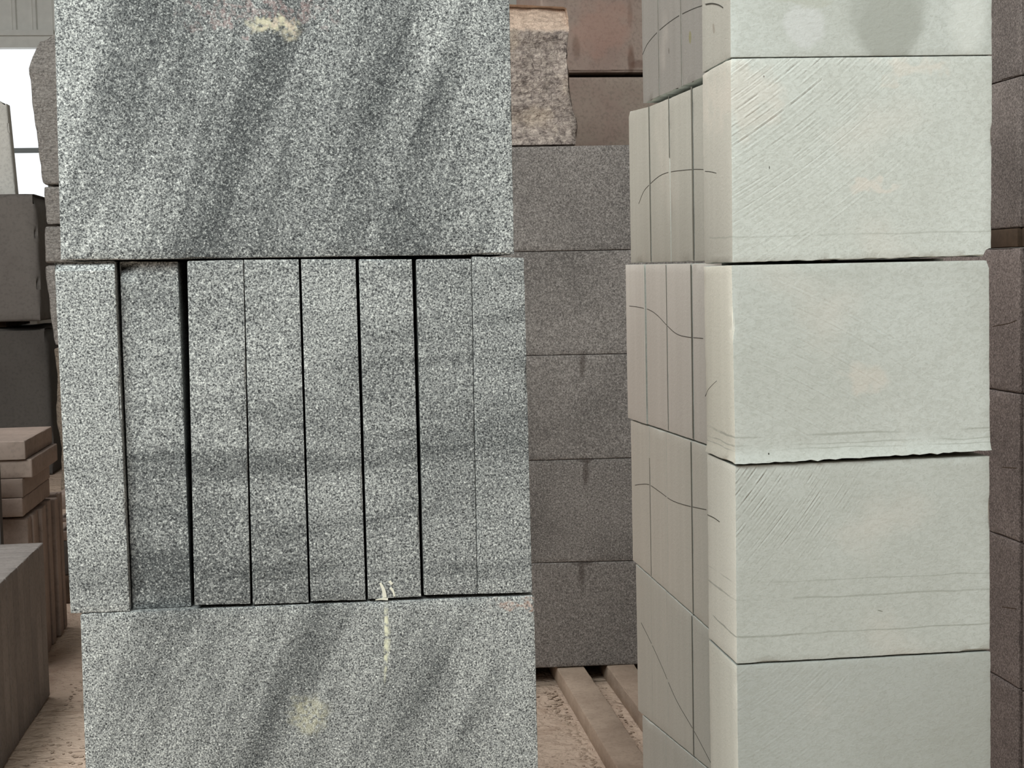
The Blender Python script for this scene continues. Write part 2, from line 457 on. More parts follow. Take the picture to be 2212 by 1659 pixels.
# window: frame, one cross bar, two uprights, glass
wf = struct('window_1', wl, wr, YW - .02, YW + .05, wb, wb + .05, M_frame)
zb = at(60, 324, YW).z
def wpart(name, x0, x1, y0, y1, z0, z1, m):
    o = struct(name, x0, x1, y0, y1, z0, z1, m); del o['kind']; o.parent = wf; o.location = o.location - wf.location; return o
wpart('window_bar', wl, wr, YW - .015, YW + .02, zb - .03, zb + .02, M_frame)
for x in (wl, wr): wpart('window_jamb', x - .03, x + .03, YW - .02, YW + .05, wb, wt, M_frame)
tg = NT('clear_glass'); tr = tg.n('BsdfTransparent'); gl = tg.n('BsdfGlossy'); ms = tg.n('MixShader'); ms.inputs[0].default_value = .04
gl.inputs['Roughness'].default_value = .05
tg.t.links.new(tr.outputs[0], ms.inputs[1]); tg.t.links.new(gl.outputs[0], ms.inputs[2])
tg.t.links.new(ms.outputs[0], tg.t.nodes['Material Output'].inputs[0])
wpart('window_pane', wl + .03, wr - .03, YW + .022, YW + .028, wb + .05, wt, tg.m)

# ================================================================ NEAR GRANITE STACK (left centre)
YA = 2.5
gA = [(112, -150), (1098, -150), (1111, 549), (131, 563)]
# corners of top block: extends above the frame
cA = front8(gA, YA, .85)
orgA = (cA[2] + cA[3] + cA[6] + cA[7]) / 4
def la(px, py, org, Y=YA):
    p = at(px, py, Y) - org; return (p.x, p.y, p.z)
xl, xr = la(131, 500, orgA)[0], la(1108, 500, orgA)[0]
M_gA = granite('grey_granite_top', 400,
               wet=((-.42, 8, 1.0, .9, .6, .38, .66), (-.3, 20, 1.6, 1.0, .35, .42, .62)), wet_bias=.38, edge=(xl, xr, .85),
               spots=[(la(585, 52, orgA), .036, .011, .12, .3, .75, (206, 200, 172)), (la(628, 66, orgA), .016, .014, .9, .3, .6, (204, 196, 170)),
                      (la(560, 22, orgA), .11, .016, 0, .4, .3, (190, 160, 156))])
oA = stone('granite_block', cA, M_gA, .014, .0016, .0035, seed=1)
tag(oA, 'large speckled grey granite block with dark wet streaks, on top of the upright slab row', 'stone block', 'blocks of the near granite stack')

cC = front8([(173, 1326), (1154, 1286.5), (1166, 1800), (190, 1815)], YA, .85)
zc = at(600, 1300, YA).z
orgC = (cC[2] + cC[3] + cC[6] + cC[7]) / 4
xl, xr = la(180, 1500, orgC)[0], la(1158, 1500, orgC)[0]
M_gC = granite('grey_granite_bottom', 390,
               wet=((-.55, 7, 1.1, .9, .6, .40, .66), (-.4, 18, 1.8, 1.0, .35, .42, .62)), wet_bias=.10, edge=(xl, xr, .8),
               spots=[(la(834, 1390, orgC), .0030, .056, -.06, .10, .9, (212, 212, 184)), (la(833, 1350, orgC), .0022, .030, 0, .1, .9, (220, 220, 194)), (la(836, 1400, orgC), .0045, .035, -.1, .2, .5, (210, 210, 184)), (la(668, 1545, orgC), .03, .03, 0, .4, .35, (206, 202, 168)), (la(1120, 1305, orgC), .04, .006, 0, .4, .4, (190, 150, 130))])
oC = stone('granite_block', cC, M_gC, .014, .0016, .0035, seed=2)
tag(oC, 'large speckled grey granite block carrying the upright slab row, cut by the lower frame edge', 'stone block', 'blocks of the near granite stack')
# the block it stands on, out of frame below
zb1 = min(p.z for p in cC)
xlo, xro = cC[3].x, cC[2].x
oD = stone('granite_block', box8(xlo + .01, xro - .01, YA + .01, YA + .86, .09, zb1 - .003), M_gC, .05, .003, .003, seed=3)
tag(oD, 'lowest speckled grey granite block of the near stack, resting on floor timbers', 'stone block', 'blocks of the near granite stack')
for i, y in enumerate((YA + .1, YA + .68)):
    o = stone('floor_timber', box8(xlo, xro, y, y + .09, 0.0, .087), M_timber, .06, .003, seed=30 + i)
    tag(o, 'square timber under the %s of the near granite stack' % ('front' if i == 0 else 'back'), 'timber', 'timbers under the near granite stack')

# eight upright slabs: (top left, top right, bottom right, bottom left, setback)
slabs = [
    ((117, 566), (247, 564), (281, 1321), (152, 1326), 0.0),
    ((258, 565), (384, 565), (413, 1310), (286, 1316), .018),
    ((404, 564), (525.5, 561), (541, 1305), (420, 1307), .0),
    ((526.5, 561), (645, 560), (667, 1302), (546, 1306), .002),
    ((650, 560), (768, 560), (790, 1296), (671, 1299), .0),
    ((775, 560), (890, 560), (910, 1289), (795, 1295), .0),
    ((899, 560), (1018, 559), (1031, 1283), (916, 1286), .0),
    ((1019, 554), (1132, 557), (1150, 1280), (1032, 1283), -.001),
]
names = ['leftmost, with a rusty chipped top edge', 'second from the left, set back behind its neighbours', 'third from the left, right of the widest gap',
         'fourth from the left, tight against the third', 'fifth from the left, between two thin black gaps', 'sixth from the left, with white paint strokes at its foot',
         'seventh from the left, right of the last black gap', 'rightmost, with a rust stain at its top and cream smear']
for i, (tl, tr_, br, bl, sb) in enumerate(slabs):
    Y = YA + sb
    c = front8([tl, tr_, br, bl], Y, .80)
    org = (c[2] + c[3] + c[6] + c[7]) / 4
    L = lambda px, py: la(px, py, org, Y)
    sp = []
    sp.append((L((tl[0] + tr_[0]) / 2, 584), .055, .024, 0, .4, .50, (222, 194, 170)))
    if i == 0: sp += [(L(205, 590), .03, .010, .3, .35, .7, (150, 116, 92)), (L(160, 580), .03, .008, 0, .35, .6, (120, 104, 92)), (L(190, 620), .05, .035, 0, .4, .5, (228, 212, 184)), (L(155, 640), .035, .05, 0, .4, .4, (206, 188, 152)), (L(152, 1200), .012, .05, 0, .4, .6, (214, 184, 140))]
    if i == 1: sp += [(L(340, 1290), .01, .006, 0, .3, .5, (200, 196, 160)), (L(300, 1290), .03, .04, 0, .5, .4, (96, 94, 100))]
    if i == 6: sp += [(L(962, 1010), .016, .011, .5, .35, .75, (214, 206, 178)), (L(915, 575), .006, .02, 0, .4, .5, (196, 176, 140))]
    if i == 7: sp += [(L(1078, 772), .028, .008, .1, .35, .75, (216, 206, 172)), (L(1082, 555), .022, .006, 0, .3, .9, (186, 104, 66)), (L(1090, 590), .04, .03, 0, .4, .5, (222, 206, 172)), (L(1070, 697), .02, .004, -.1, .3, .4, (160, 110, 100))]
    # water bands line up across the row because the slabs were sawn from one block
    m = granite('granite_slab_%d' % i, 355, wet=((-.06, .8, 6.5, 1.0, .55, .40, .68), (.08, 3.0, 14, 1.0, .35, .42, .62)), low=.34 if i else .12, wet_bias=(-.40, .06, -.04, .0, -.04, .0, .0, -.12)[i],
                spots=sp)
    # shift band pattern so it runs on from slab to slab
    for nd in m.node_tree.nodes:
        if nd.type == 'MAPPING': nd.inputs[1].default_value = (org.x, 0, org.z)
    def dsp(a, b, cc, sx, sy, sz, ax, ay, az, i=i):
        if i == 1 and cc > .95 and sy == -1 and a < .34:      # broken upper left corner
            return ay * .03 * (1 - a / .34) * ((cc - .95) / .05) + az * (-.012 * (1 - a / .34) * (cc > .99))
        if i == 0 and cc > .985 and sy == -1: return ay * .010
        return Vector((0, 0, 0))
    o = stone('granite_slab', c, m, .012, .0009 if i != 0 else .0014, .0025, seed=10 + i, disp=dsp)
    tag(o, 'upright speckled grey granite slab, ' + names[i], 'stone slab', 'upright slabs between the two near granite blocks')
    if i == 5:
        def stroke(pts, w, lab=None):
            ribbon('paint_stroke', spline([at(x, y, Y - .0012) for x, y in pts], 4), (0, -1, 0), w, M_chalk, o, .0006, lab)
        stroke([(821, 1259), (825, 1266), (829, 1276), (831, 1291)], lambda t: .0035 + .0035 * t, 'white painted stroke')
        stroke([(811, 1296), (822, 1294), (838, 1294)], lambda t: .0012 + .0028 * t, 'white painted foot stroke')
        stroke([(841, 1255), (847, 1262)], lambda t: .0045, 'white painted dab')
        stroke([(843, 1269), (849, 1277), (852, 1288)], lambda t: .0045 - .002 * t, 'white painted stroke')

# ================================================================ PALE SANDSTONE STACK (right)
YS = 2.8
X0 = onX(1583, 565, 1).x * 0 + at(1583, 565, YS).x
X1 = X0 + .036
XR = at(2141, 565, YS).x
YF = onX(1522, 565, X0).y           # back of the front slabs
# front slabs: quad corners and pixel marks
fronts = [
    dict(q=[(1576, -300), (2143, -300), (2143, 118), (1578, 124)]),
    dict(q=[(1578, 126), (2144, 120), (2141, 554), (1582, 569)]),
    dict(q=[(1580, 573), (2137, 562), (2139, 972), (1588, 1003)]),
    dict(q=[(1588, 1007), (2138, 985), (2139, 1404), (1591, 1434)]),
    dict(q=[(1591, 1438), (2140, 1408), (2141, 1830), (1597, 1866)]),
]
flab = ['topmost thick pale sandstone slab of the right-hand stack, with a dark damp patch',
        'pale sandstone front slab with curved saw marks, second from the top of the right stack',
        'pale sandstone front slab with a pale broken lower edge, third from top of right stack',
        'pale sandstone front slab with fine diagonal saw lines upper left, fourth down in right stack',
        'lowest pale sandstone front slab in the picture, cut by the bottom frame edge']
arcs = [None, (-1.05, 1.53, .0078, -.25, .38, .50), (-.80, -1.14, .0075, -.06, .16, .34), (-1.40, 1.27, .0066, -.2, .37, .26), (-.6, .9, .008, -.2, .37, .35)]
ZF = []
fobj = []
for i, d in enumerate(fronts):
    c = front8(d['q'], YS, YF - YS)
    # left side keeps the common plane
    for k in (0, 3, 4, 7): c[k].x = c[k].x
    org = (c[2] + c[3] + c[6] + c[7]) / 4
    L = lambda px, py: la(px, py, org, YS)
    LX = lambda px, py: tuple(onX(px, py, X0) - org) + (1,)
    sp = []; bands = []
    if i == 0:
        sp = [(L(1915, -40), .085, .15, 0, .12, .55, (150, 152, 144)), (L(1925, 60), .06, .075, 0, .12, .45, (152, 154, 146)), (L(2090, 40), .035, .07, 0, .15, .4, (216, 218, 212)), (L(1740, 55), .04, .04, 0, .2, .3, (214, 214, 216)), (L(1740, 0), .06, .012, 0, .2, .3, (168, 168, 152)),
              (LX(1541, 62), .006, .012, .6, .6, .7, (140, 130, 118))]
    if i == 1: sp = [(L(1885, 402), .05, .010, .05, .5, .32, (220, 204, 190)), (L(1662, 362), .001, .003, 0, .2, .9, (80, 78, 70)), (L(1650, 165), .0015, .002, 0, .2, .8, (90, 86, 80)), (L(1965, 140), .06, .015, 0, .7, .28, (220, 204, 188)), (L(1620, 210), .05, .06, .6, .8, .22, (220, 204, 190))]
    if i == 1: bands = [((at(1900, 505, YS) - org).z, .0022, .3)]
    if i == 2: sp = [(L(1870, 825), .035, .03, .3, .9, .22, (218, 200, 184)), (L(1660, 980), .0016, .002, 0, .1, .9, (60, 60, 52))]; bands = [((at(1860, 935, YS) - org).z, .003, .5), ((at(1860, 955, YS) - org).z, .002, .45), ((at(1860, 965, YS) - org).z, .0015, .5)]
    if i == 3: sp = [(L(1902, 1319), .006, .0009, -.3, .2, .8, (110, 110, 100))]; bands = [((at(1860, 1285, YS) - org).z, .003, .5), ((at(1860, 1362, YS) - org).z, .0022, .6), ((at(1860, 1250, YS) - org).z, .0015, .4)]
    m = sandstone('pale_sandstone_%d' % i, arc=arcs[i], arc_amt=(0, .62, .40, .7, .2)[i], spots=sp, bands=bands, sidec=[(172, 167, 157), (192, 187, 176), (234, 228, 214), (243, 238, 226), (240, 236, 224)][i], tone=(.925, .98, .935, .915, .83)[i])  # tone and side colour per course paint in how light falls
    def dsp(a, b, cc, sx, sy, sz, ax, ay, az, i=i):
        p = Vector((0, 0, 0))
        if i == 1 and a > .97 and cc < .035: p += -ax * .010 * (1 - cc / .035) + az * .012 * (a - .97) / .03 * (cc < .02)
        if i == 2:
            if cc < .055 and sy == -1: p += -ay * .010 * (1 - cc / .055)
            if cc < .055 and sx == -1: p += -ax * .004 * (1 - cc / .055)
            if sz == -1 and sx <= 0 and sy == -1: p += az * .003 * noise.noise(Vector((a * 30, 5, i)))
            if a > .96 and cc > .98: p += -ax * .004
        if i in (1,) and sz == -1: p += az * (.002 + .0025 * noise.noise(Vector((a * 22, b * 4, i))))
        return p
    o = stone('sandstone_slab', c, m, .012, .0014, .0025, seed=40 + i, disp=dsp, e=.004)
    tag(o, flab[i], 'stone slab', 'front slabs of the pale sandstone stack')
    fobj.append(o)
    ZF.append((c[0].z, c[3].z))

# slabs standing behind, visible by their left edges only
# joints between courses measured on the recessed side plane near the front
zj = [onX(1522, 168, X1).z, onX(1522, 564, X1).z, onX(1520, 957, X1).z, onX(1530, 1356, X1).z, onX(1542, 1672, X1).z]
zr = [onX(1392, 221, X1).z, onX(1362, 568, X1).z, onX(1366, 905, X1).z, onX(1370, 1213, X1).z, onX(1392, 1552, X1).z]
print('joints', [round(z, 3) for z in zj], [round(z, 3) for z in zr], 'floor', X0, XR, YF)
yend = [onX(1387, 100, X1).y, onX(1360, 400, X1).y, onX(1355, 700, X1).y, onX(1365, 1100, X1).y, onX(1376, 1400, X1).y, onX(1388, 1600, X1).y]
def yb(px, py): return onX(px, py, X1).y
cuts = [
    [yb(1471, 60), yb(1422, 60)],
    [yb(1497, 380), yb(1447, 380), yb(1404, 380)],
    [yb(1496, 780), yb(1442, 780), yb(1397, 780)],
    [yb(1495, 1100), yb(1441, 1100), yb(1405, 1100)],
    [yb(1496, 1400), yb(1441, 1400), yb(1408, 1400)],
    [yb(1500, 1700), yb(1440, 1700)],
]
gaps = [[.0006, .0006], [.010, .004, .006], [.009, .003, .005], [.006, .0006, .002], [.006, .0006, .0006], [.004, .001]]
M_sback = [sandstone('pale_sandstone_edge_%d' % k, sidec=s) for k, s in enumerate([(140, 135, 129), (172, 168, 158), (202, 196, 188), (202, 198, 188), (194, 192, 183), (188, 187, 179)])]  # top course is darker stone; other steps put light balance into the colour
course = ['top', 'second', 'third', 'fourth', 'fifth', 'lowest']
Yj, Yr_ = yb(1522, 565), yb(1366, 565)
def zat(k, y):
    t = (y - Yj) / (Yr_ - Yj); return zj[k] * (1 - t) + zr[k] * t
back_slabs = {}
for ci in range(6):
    ys = [YF + .002] + cuts[ci] + [yend[ci]]
    gp = [0] + gaps[ci] + [0]
    for si in range(len(ys) - 1):
        y0 = ys[si] + gp[si] / 2; y1 = ys[si + 1] - gp[si + 1] / 2
        if ci == 0: zt0 = zt1 = ZF[0][0]
        else:
            g = (.011 if ci == 1 else .002 if ci < 3 else .004)
            zt0, zt1 = zat(ci - 1, y0) - g, zat(ci - 1, y1) - (g if not (ci == 1 and si == 3) else .002)
        if ci < 5: zb0, zb1 = zat(ci, y0), zat(ci, y1)
        else: zb0 = zb1 = .09
        xo = X1 - (.003 if (ci, si) == (2, 3) else 0)
        c = [(xo, y0, zt0), (XR - .005, y0, zt0), (XR - .005, y0, zb0), (xo, y0, zb0), (xo, y1, zt1), (XR - .005, y1, zt1), (XR - .005, y1, zb1), (xo, y1, zb1)]
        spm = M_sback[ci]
        if ci == 0 and si in (0, 1):
            orgv = sum((Vector(c[k]) for k in (2, 3, 6, 7)), Vector()) / 4
            q = onX(1491, 80, xo) - orgv if si == 0 else onX(1445, 110, xo) - orgv
            spm = sandstone('pale_sandstone_stained_%d' % si, sidec=(140, 135, 129), spots=[((q.x, q.y, q.z, 1), .011 if si == 0 else .006, .013 if si == 0 else .008, .5, .5, .8, (128, 122, 88) if si == 0 else (104, 98, 90))])
        def dsp(a, b, cc, sx, sy, sz, ax, ay, az, ci=ci, si=si, last=(si == len(ys) - 2)):
            p = Vector((0, 0, 0))
            if ci == 0 and sz == -1: p += az * max(0, .004 + .008 * noise.noise(Vector((b * 9 + si, a * 3, 2))))
            if ci == 1 and last and b > .85 and cc > .93 and sx == -1: p += -az * .014 * (b - .85) / .15 * (cc - .93) / .07
            if ci == 2 and sz == 1: p += -az * .0025
            return p
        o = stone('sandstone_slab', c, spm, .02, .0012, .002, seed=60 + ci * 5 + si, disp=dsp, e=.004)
        k = ['directly behind the front slab', 'third from the front', 'fourth from the front', 'rearmost'] if len(ys) == 5 else ['directly behind the front slab', 'third from the front', 'rearmost']
        tag(o, 'pale sandstone slab in the right stack, %s course, %s' % (course[ci], k[si]), 'stone slab', 'slabs behind the fronts of the pale sandstone stack')
        back_slabs[(ci, si)] = (o, y0, y1, xo)
# hidden front slab and timbers carrying the stack
c = box8(X0 + .004, XR, YS + .004, YF, .09, min(ZF[4][1], 9) - .003)
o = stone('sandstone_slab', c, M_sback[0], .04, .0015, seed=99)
tag(o, 'pale sandstone front slab on the floor timbers, lowest of the right stack', 'stone slab', 'front slabs of the pale sandstone stack')
for i, x in enumerate((X0 + .06, XR - .16)):
    o = stone('floor_timber', box8(x, x + .09, YS + .01, yend[5] - .02, 0, .087), M_timber, .06, .003, seed=33 + i)
    tag(o, 'square timber lying front to back under the %s of the pale sandstone stack' % ('left side' if i == 0 else 'right side'), 'timber', 'timbers under the pale sandstone stack')

# pencil layout lines drawn over the side of the pack
def pencil(pts, ci, w=.0012):
    """pts in picture pixels on the recessed side plane; split where one slab ends and the next begins"""
    P = spline([onX(x, y, X1) for x, y in pts], 10)
    for si in range(4):
        if (ci, si) not in back_slabs: continue
        o, y0, y1, xo = back_slabs[(ci, si)]
        seg = [Vector((xo - .0003, p.y, p.z)) for p in P if y0 + .001 <= p.y <= y1 - .001]
        if len(seg) > 2: ribbon('pencil_line', seg, (-1, 0, 0), w, M_pencil, o, .0003, 'dark curved pencil line')
def pencil_f(pts, i, w=.0012):
    P = spline([onX(x, y, X0) for x, y in pts], 8)
    def fx(p):      # left face leans a touch with the measured corners
        return p
    ribbon('pencil_line', [Vector((p.x - .0004, p.y, p.z)) for p in P], (-1, 0, 0), w, M_pencil, fobj[i], .0006, 'dark curved pencil line')
pencil([(1388, 118), (1400, 93), (1425, 65), (1460, 38), (1495, 20), (1523, 10)], 0, .0015)
pencil([(1380, 440), (1390, 415), (1402, 400), (1425, 380), (1450, 371), (1495, 366), (1520, 366)], 1)
pencil([(1362, 661), (1380, 663), (1402, 669), (1420, 681), (1442, 704), (1460, 720), (1480, 727), (1519, 731)], 2)
pencil([(1372, 1048), (1385, 1046), (1402, 1047), (1425, 1062), (1450, 1080), (1480, 1091), (1526, 1101)], 3)
pencil([(1385, 1345), (1405, 1385), (1430, 1440), (1460, 1510), (1500, 1580), (1537, 1650)], 4)

pencil_f([(1524, 9), (1538, 7), (1552, 10), (1562, 16)], 0, .0015)
pencil_f([(1524, 370), (1536, 371), (1548, 374)], 1)
pencil_f([(1524, 856), (1532, 840), (1550, 822), (1578, 799)], 2)
pencil_f([(1529, 1112), (1542, 1118), (1555, 1127)], 3)
# dark strips along the vertical joints; the pale one paints a lit edge
M_joint_dark = flat('grey_joint_strip', (112, 108, 98))
M_joint_lit = flat('pale_lit_edge', (222, 220, 210))
for ci, si, w, ztop_, zbot, pale in ((1, 1, .0085, 1, 0, 0), (1, 2, .0035, 1, .62, 0), (1, 3, .005, 1, 0, 0), (2, 1, .007, 1, 0, 0), (2, 2, .002, 1, 0, 0), (2, 3, .006, 1, .1, 1),
                                  (3, 1, .005, 1, 0, 0), (3, 3, .0015, .8, 0, 0), (4, 1, .005, 1, 0, 0), (0, 1, .0012, 1, 0, 0), (0, 2, .0012, 1, 0, 0)):
    o, y0, y1, xo = back_slabs[(ci, si)]
    zl = zat(ci, y0); zh = (zat(ci - 1, y0) - .004) if ci else ZF[0][0]
    a, b = zl + (zh - zl) * zbot + .003, zl + (zh - zl) * ztop_ - .003
    P = [Vector((xo - .0004, y0 - w * .2 + .0006 * noise.noise(Vector((k * .9, ci, si))), b + (a - b) * k / 14)) for k in range(15)]
    ribbon('joint_line', P, (-1, 0, 0), (lambda t, w=w, k=ci * 4 + si: w * (1 + .35 * noise.noise(Vector((t * 6, k, 0))))), M_joint_lit if pale else M_joint_dark, o, .0005, 'pale joint line' if pale else 'dark joint line')

# ================================================================ MIDDLE GRANITE STACK
zbm = .075
# the base joint is seen at y=1443 near x=1180: solve its distance
YM = onZ(1200, 1441, zbm).y
jl = [(316, 312), (543, 539), (768, 764), (995, 989), (1217, 1212), (1444, 1436)]     # left (x=1140) and right (x=1355) heights of the joints
XMl, XMr = at(1050, 800, YM).x, at(1560, 800, YM).x
def zm(k):
    a = at(1140, jl[k][0], YM); b = at(1355, jl[k][1], YM); return a, b
mlab = ['top', 'second', 'middle', 'fourth', 'bottom']
for k in range(5):
    a0, b0 = zm(k); a1, b1 = zm(k + 1)
    def zz(a, b, x): return a.z + (b.z - a.z) * (x - a.x) / (b.x - a.x)
    g = .0018
    xl_ = XMl + .006 * noise.noise(Vector((k * 3.3, 1, 1)))
    c = [(xl_, YM, zz(a0, b0, xl_) - g), (XMr, YM, zz(a0, b0, XMr) - g), (XMr, YM, zz(a1, b1, XMr)), (xl_, YM, zz(a1, b1, xl_))]
    c += [(p[0], YM + .7, p[2]) for p in c]
    c[:4] = [(p[0], p[1] + .003 * k % .005, p[2]) for p in c[:4]]
    org = sum((Vector(c[q]) for q in (2, 3, 6, 7)), Vector()) / 4
    dr = []
    if k in (2, 3, 4):
        px, py = ((0, 0), (0, 0), (1258, 785), (1266, 1020), (1256, 1240))[k]
        q = at(px, py, YM) - org; dr = [((q.x, q.y, q.z), .012, .05, 0), ((q.x, q.y, q.z + .05), .04, .008, 0)]
    m = fine_granite('brown_grey_granite_%d' % k, (128, 122, 118), (164, 158, 153), dr)
    o = stone('granite_block', c, m, .02, .003, .004, seed=70 + k)
    tag(o, 'brownish grey granite block, %s of the five-high stack standing between the two near stacks' % mlab[k], 'stone block', 'granite blocks of the middle stack')
# floor rails running out from under it
za = .075
def rail(xa, w, y0, y1, label, seed):
    o = stone('floor_rail', box8(xa, xa + w, y0, y1, 0, .068), M_timber, .04, .003, .006, .0, 6, seed=seed)
    tag(o, label, 'timber', 'rails on the floor under the middle stack')
pL = onZ(1203, 1441, .07); pR = onZ(1263, 1440, .07); p2 = onZ(1312, 1438, .07)
pn = onZ(1326, 1659, .07)
print('rail', pL, pR, p2, pn, 'YM', YM)
rail(pL.x, pR.x - pL.x, 3.9, YM + .68, 'dusty square timber rail on the floor in the gap between the near stacks', 80)
rail(p2.x, pR.x - pL.x, 3.9, YM + .68, 'dusty timber rail half hidden by the pale sandstone stack', 81)
rail(XMl + .05, pR.x - pL.x, YM + .1, YM + .68, 'short timber under the left side of the middle granite stack', 82)

# rough quarry block on the middle stack
ztop = zm(0)[0].z
qa = [(1085, 2), (1222, 14), (1238, 311), (1092, 314)]
f = [at(x, y, YM + .06) for x, y in qa]
f[2].z = f[3].z = ztop + .001
f[3].x -= .2; f[0].x -= .2
bk = [p + Vector((0, .5, 0)) for p in f]
def dsp(a, b, cc, sx, sy, sz, ax, ay, az):
    p = Vector((0, 0, 0))
    if sz == -1: return -az * 0
    if cc > .82: p += ay * .045 * ((cc - .82) / .18) * (1 if sy == -1 else 0)
    if sx == 1: p += ax * .012 * sin(cc * 9)
    if cc < .2 and sy == -1: p += ay * -.02 * (.2 - cc) / .2
    return p
o = stone('rough_block', f + bk, M_rough, .012, .006, .012, .016, 9, seed=90, disp=dsp, sharp=60)
tag(o, 'rough split granite block with a pale broken top, sitting on the middle granite stack', 'stone block')

# smooth reddish blocks further back
YR = 7.3
xa, xb = at(1170, 100, YR).x, at(1400, 100, YR).x + 1.0
z1 = at(1300, 161, YR).z
z0 = z1 - .75; zq = z0 - .78
def rs(px, py, xa_, xb_, z_, rx, rz, st, sc):
    p = at(px, py, YR); return ((p.x - (xa_ + xb_) / 2, p.y - YR - .45, p.z - z_), rx, rz, 0, .35, st, sc)
M_red_up = plain_stone('reddish_sandstone_stained', (150, 134, 124), (142, 122, 113), 3.5, 70, .002, .3,
                       [rs(1363, 130, xa, xb, z1 + .012, .018, .07, .6, (88, 62, 50)), rs(1380, 138, xa, xb, z1 + .012, .05, .02, .5, (92, 66, 56)), rs(1360, 30, xa, xb, z1 + .012, .012, .06, .35, (96, 74, 62)),
                        rs(1300, 60, xa, xb, z1 + .012, .14, .12, .35, (166, 126, 112)), rs(1245, 100, xa, xb, z1 + .012, .02, .05, .4, (96, 76, 64))])
def red(name, x0, x1, z0, z1, label, seed, ch=.008):
    def dsp(a, b, cc, sx, sy, sz, ax, ay, az):
        if sz == -1 and sy == -1: return az * (.006 + .008 * noise.noise(Vector((a * 9, seed, 0))))
        return Vector((0, 0, 0))
    o = stone(name, box8(x0, x1, YR, YR + .9, z0, z1), M_red_up if seed == 91 else M_red, .03, ch, .012, .002, 3, seed=seed, disp=dsp)
    tag(o, label, 'stone block', 'reddish blocks behind the middle stack')
red('sandstone_block', xa, xb, z1 + .012, z1 + .85, 'reddish brown sandstone block above the black gap, behind the rough granite block', 91)
red('sandstone_block', xa + .05, xb - .03, z0 + .006, z1 - .012, 'smooth brown sandstone block below the black gap, behind the middle stack', 92)
red('sandstone_block', xa, xb - .05, .08, z0, 'brown sandstone block hidden low behind the middle granite stack', 93)
for i, x in enumerate((xa + .1, xb - .3)):
    o = stone('floor_timber', box8(x, x + .1, YR + .02, YR + .88, 0, .078), M_timber, .08, .003, seed=36 + i)
    tag(o, 'timber under the %s of the brown sandstone blocks' % ('left end' if i == 0 else 'right end'), 'timber', 'timbers under the brown sandstone blocks')
for i, x in enumerate((xa + .06, xb - .25)):      # spacers in the gap
    o = stone('spacer_timber', box8(x, x + .12, YR + .12, YR + .8, z1 - .0115, z1 + .0115), M_tdark, .06, .001, seed=94 + i)
    tag(o, 'thin dark spacer in the gap between the brown sandstone blocks, %s end' % ('left' if i == 0 else 'right'), 'timber', 'spacers between the brown sandstone blocks')

# ================================================================ BROWN STACK AT THE RIGHT EDGE
YB = 4.2
XB = at(2203, 700, YB).x
jy = [(-260, -1), (168, 160), (495, 491), (534, 533), (849, 850), (1160, 1172), (1476, 1490)]
def zx(px, py): return onX(px, py, XB).z
zz_ = [at(2203, y, YB).z for y in (-160, 162, 491, 533, 850, 1171, 1488)]
print('brown z', [round(z, 3) for z in zz_])
zz_.append(.002)
lv = [(zz_[1], zz_[0]), (zz_[2], zz_[1]), (zz_[4], zz_[3]), (zz_[5], zz_[4]), (zz_[6], zz_[5]), (.0, zz_[6])]
blab = ['topmost', 'above the timber', 'under the timber', 'fourth from the top', 'fifth from the top', 'lowest']
brown = {}
for k, (zlo, zhi) in enumerate(lv):
    for s, (y0, y1) in enumerate(((YB, YB + .75), (YB - .8, YB - .012))):
        if k < 2 and s == 1: y1 = YB - .002
        slope = (.0, .03, 0, -.004, -.01, -.01)[k] if s == 0 else 0
        sl2 = (.03, .0, -.004, -.01, -.01, 0)[k] if s == 0 else 0
        x0 = XB + (.004 if s == 1 else 0)
        c = [(x0, y0, zhi - .003), (x0 + .5, y0, zhi - .003), (x0 + .5, y0, zlo), (x0, y0, zlo), (x0, y1, zhi - .003), (x0 + .5, y1, zhi - .003), (x0 + .5, y1, zlo), (x0, y1, zlo)]
        o = stone('brown_block', c, M_sliver_up if k < 2 else M_sliver, .025, .004 if k >= 2 else .003, .006, seed=110 + k * 2 + s)
        tag(o, 'brown granite block at the right edge, %s, %s column' % (blab[k], 'far' if s == 0 else 'near'), 'stone block', 'brown granite blocks at the right edge')
        brown[(k, s)] = o
for s, (y0, y1) in enumerate(((YB + .01, YB + .74), (YB - .79, YB - .02))):
    o = stone('spacer_timber', box8(XB - .004, XB + .07, y0, y1, zz_[3], zz_[2] - .002), M_tdark, .04, .003, seed=130 + s)
    tag(o, 'dark brown spacer timber between the brown granite blocks, %s half' % ('far' if s == 0 else 'near'), 'timber', 'spacer timbers at the right edge')
    o = stone('spacer_timber', box8(XB + .4, XB + .49, y0, y1, zz_[3], zz_[2] - .002), M_tdark, .06, .003, seed=132 + s)
    tag(o, 'brown spacer timber hidden at the back of the brown granite blocks, %s half' % ('far' if s == 0 else 'near'), 'timber', 'spacer timbers at the right edge')
for k, (ya, yb_) in ((2, (705, 692)), (3, (1009, 1011)), (4, (1311, 1315))):
    P = [onX(2145 if k == 2 else 2165, ya, XB), onX(2180, (ya + yb_) / 2, XB), onX(2196, yb_, XB)]
    ribbon('hairline_crack', [Vector((XB - .0004, p.y, p.z)) for p in P], (-1, 0, 0), .002, M_tdark, brown[(k, 0)], .0004, 'dark hairline crack')

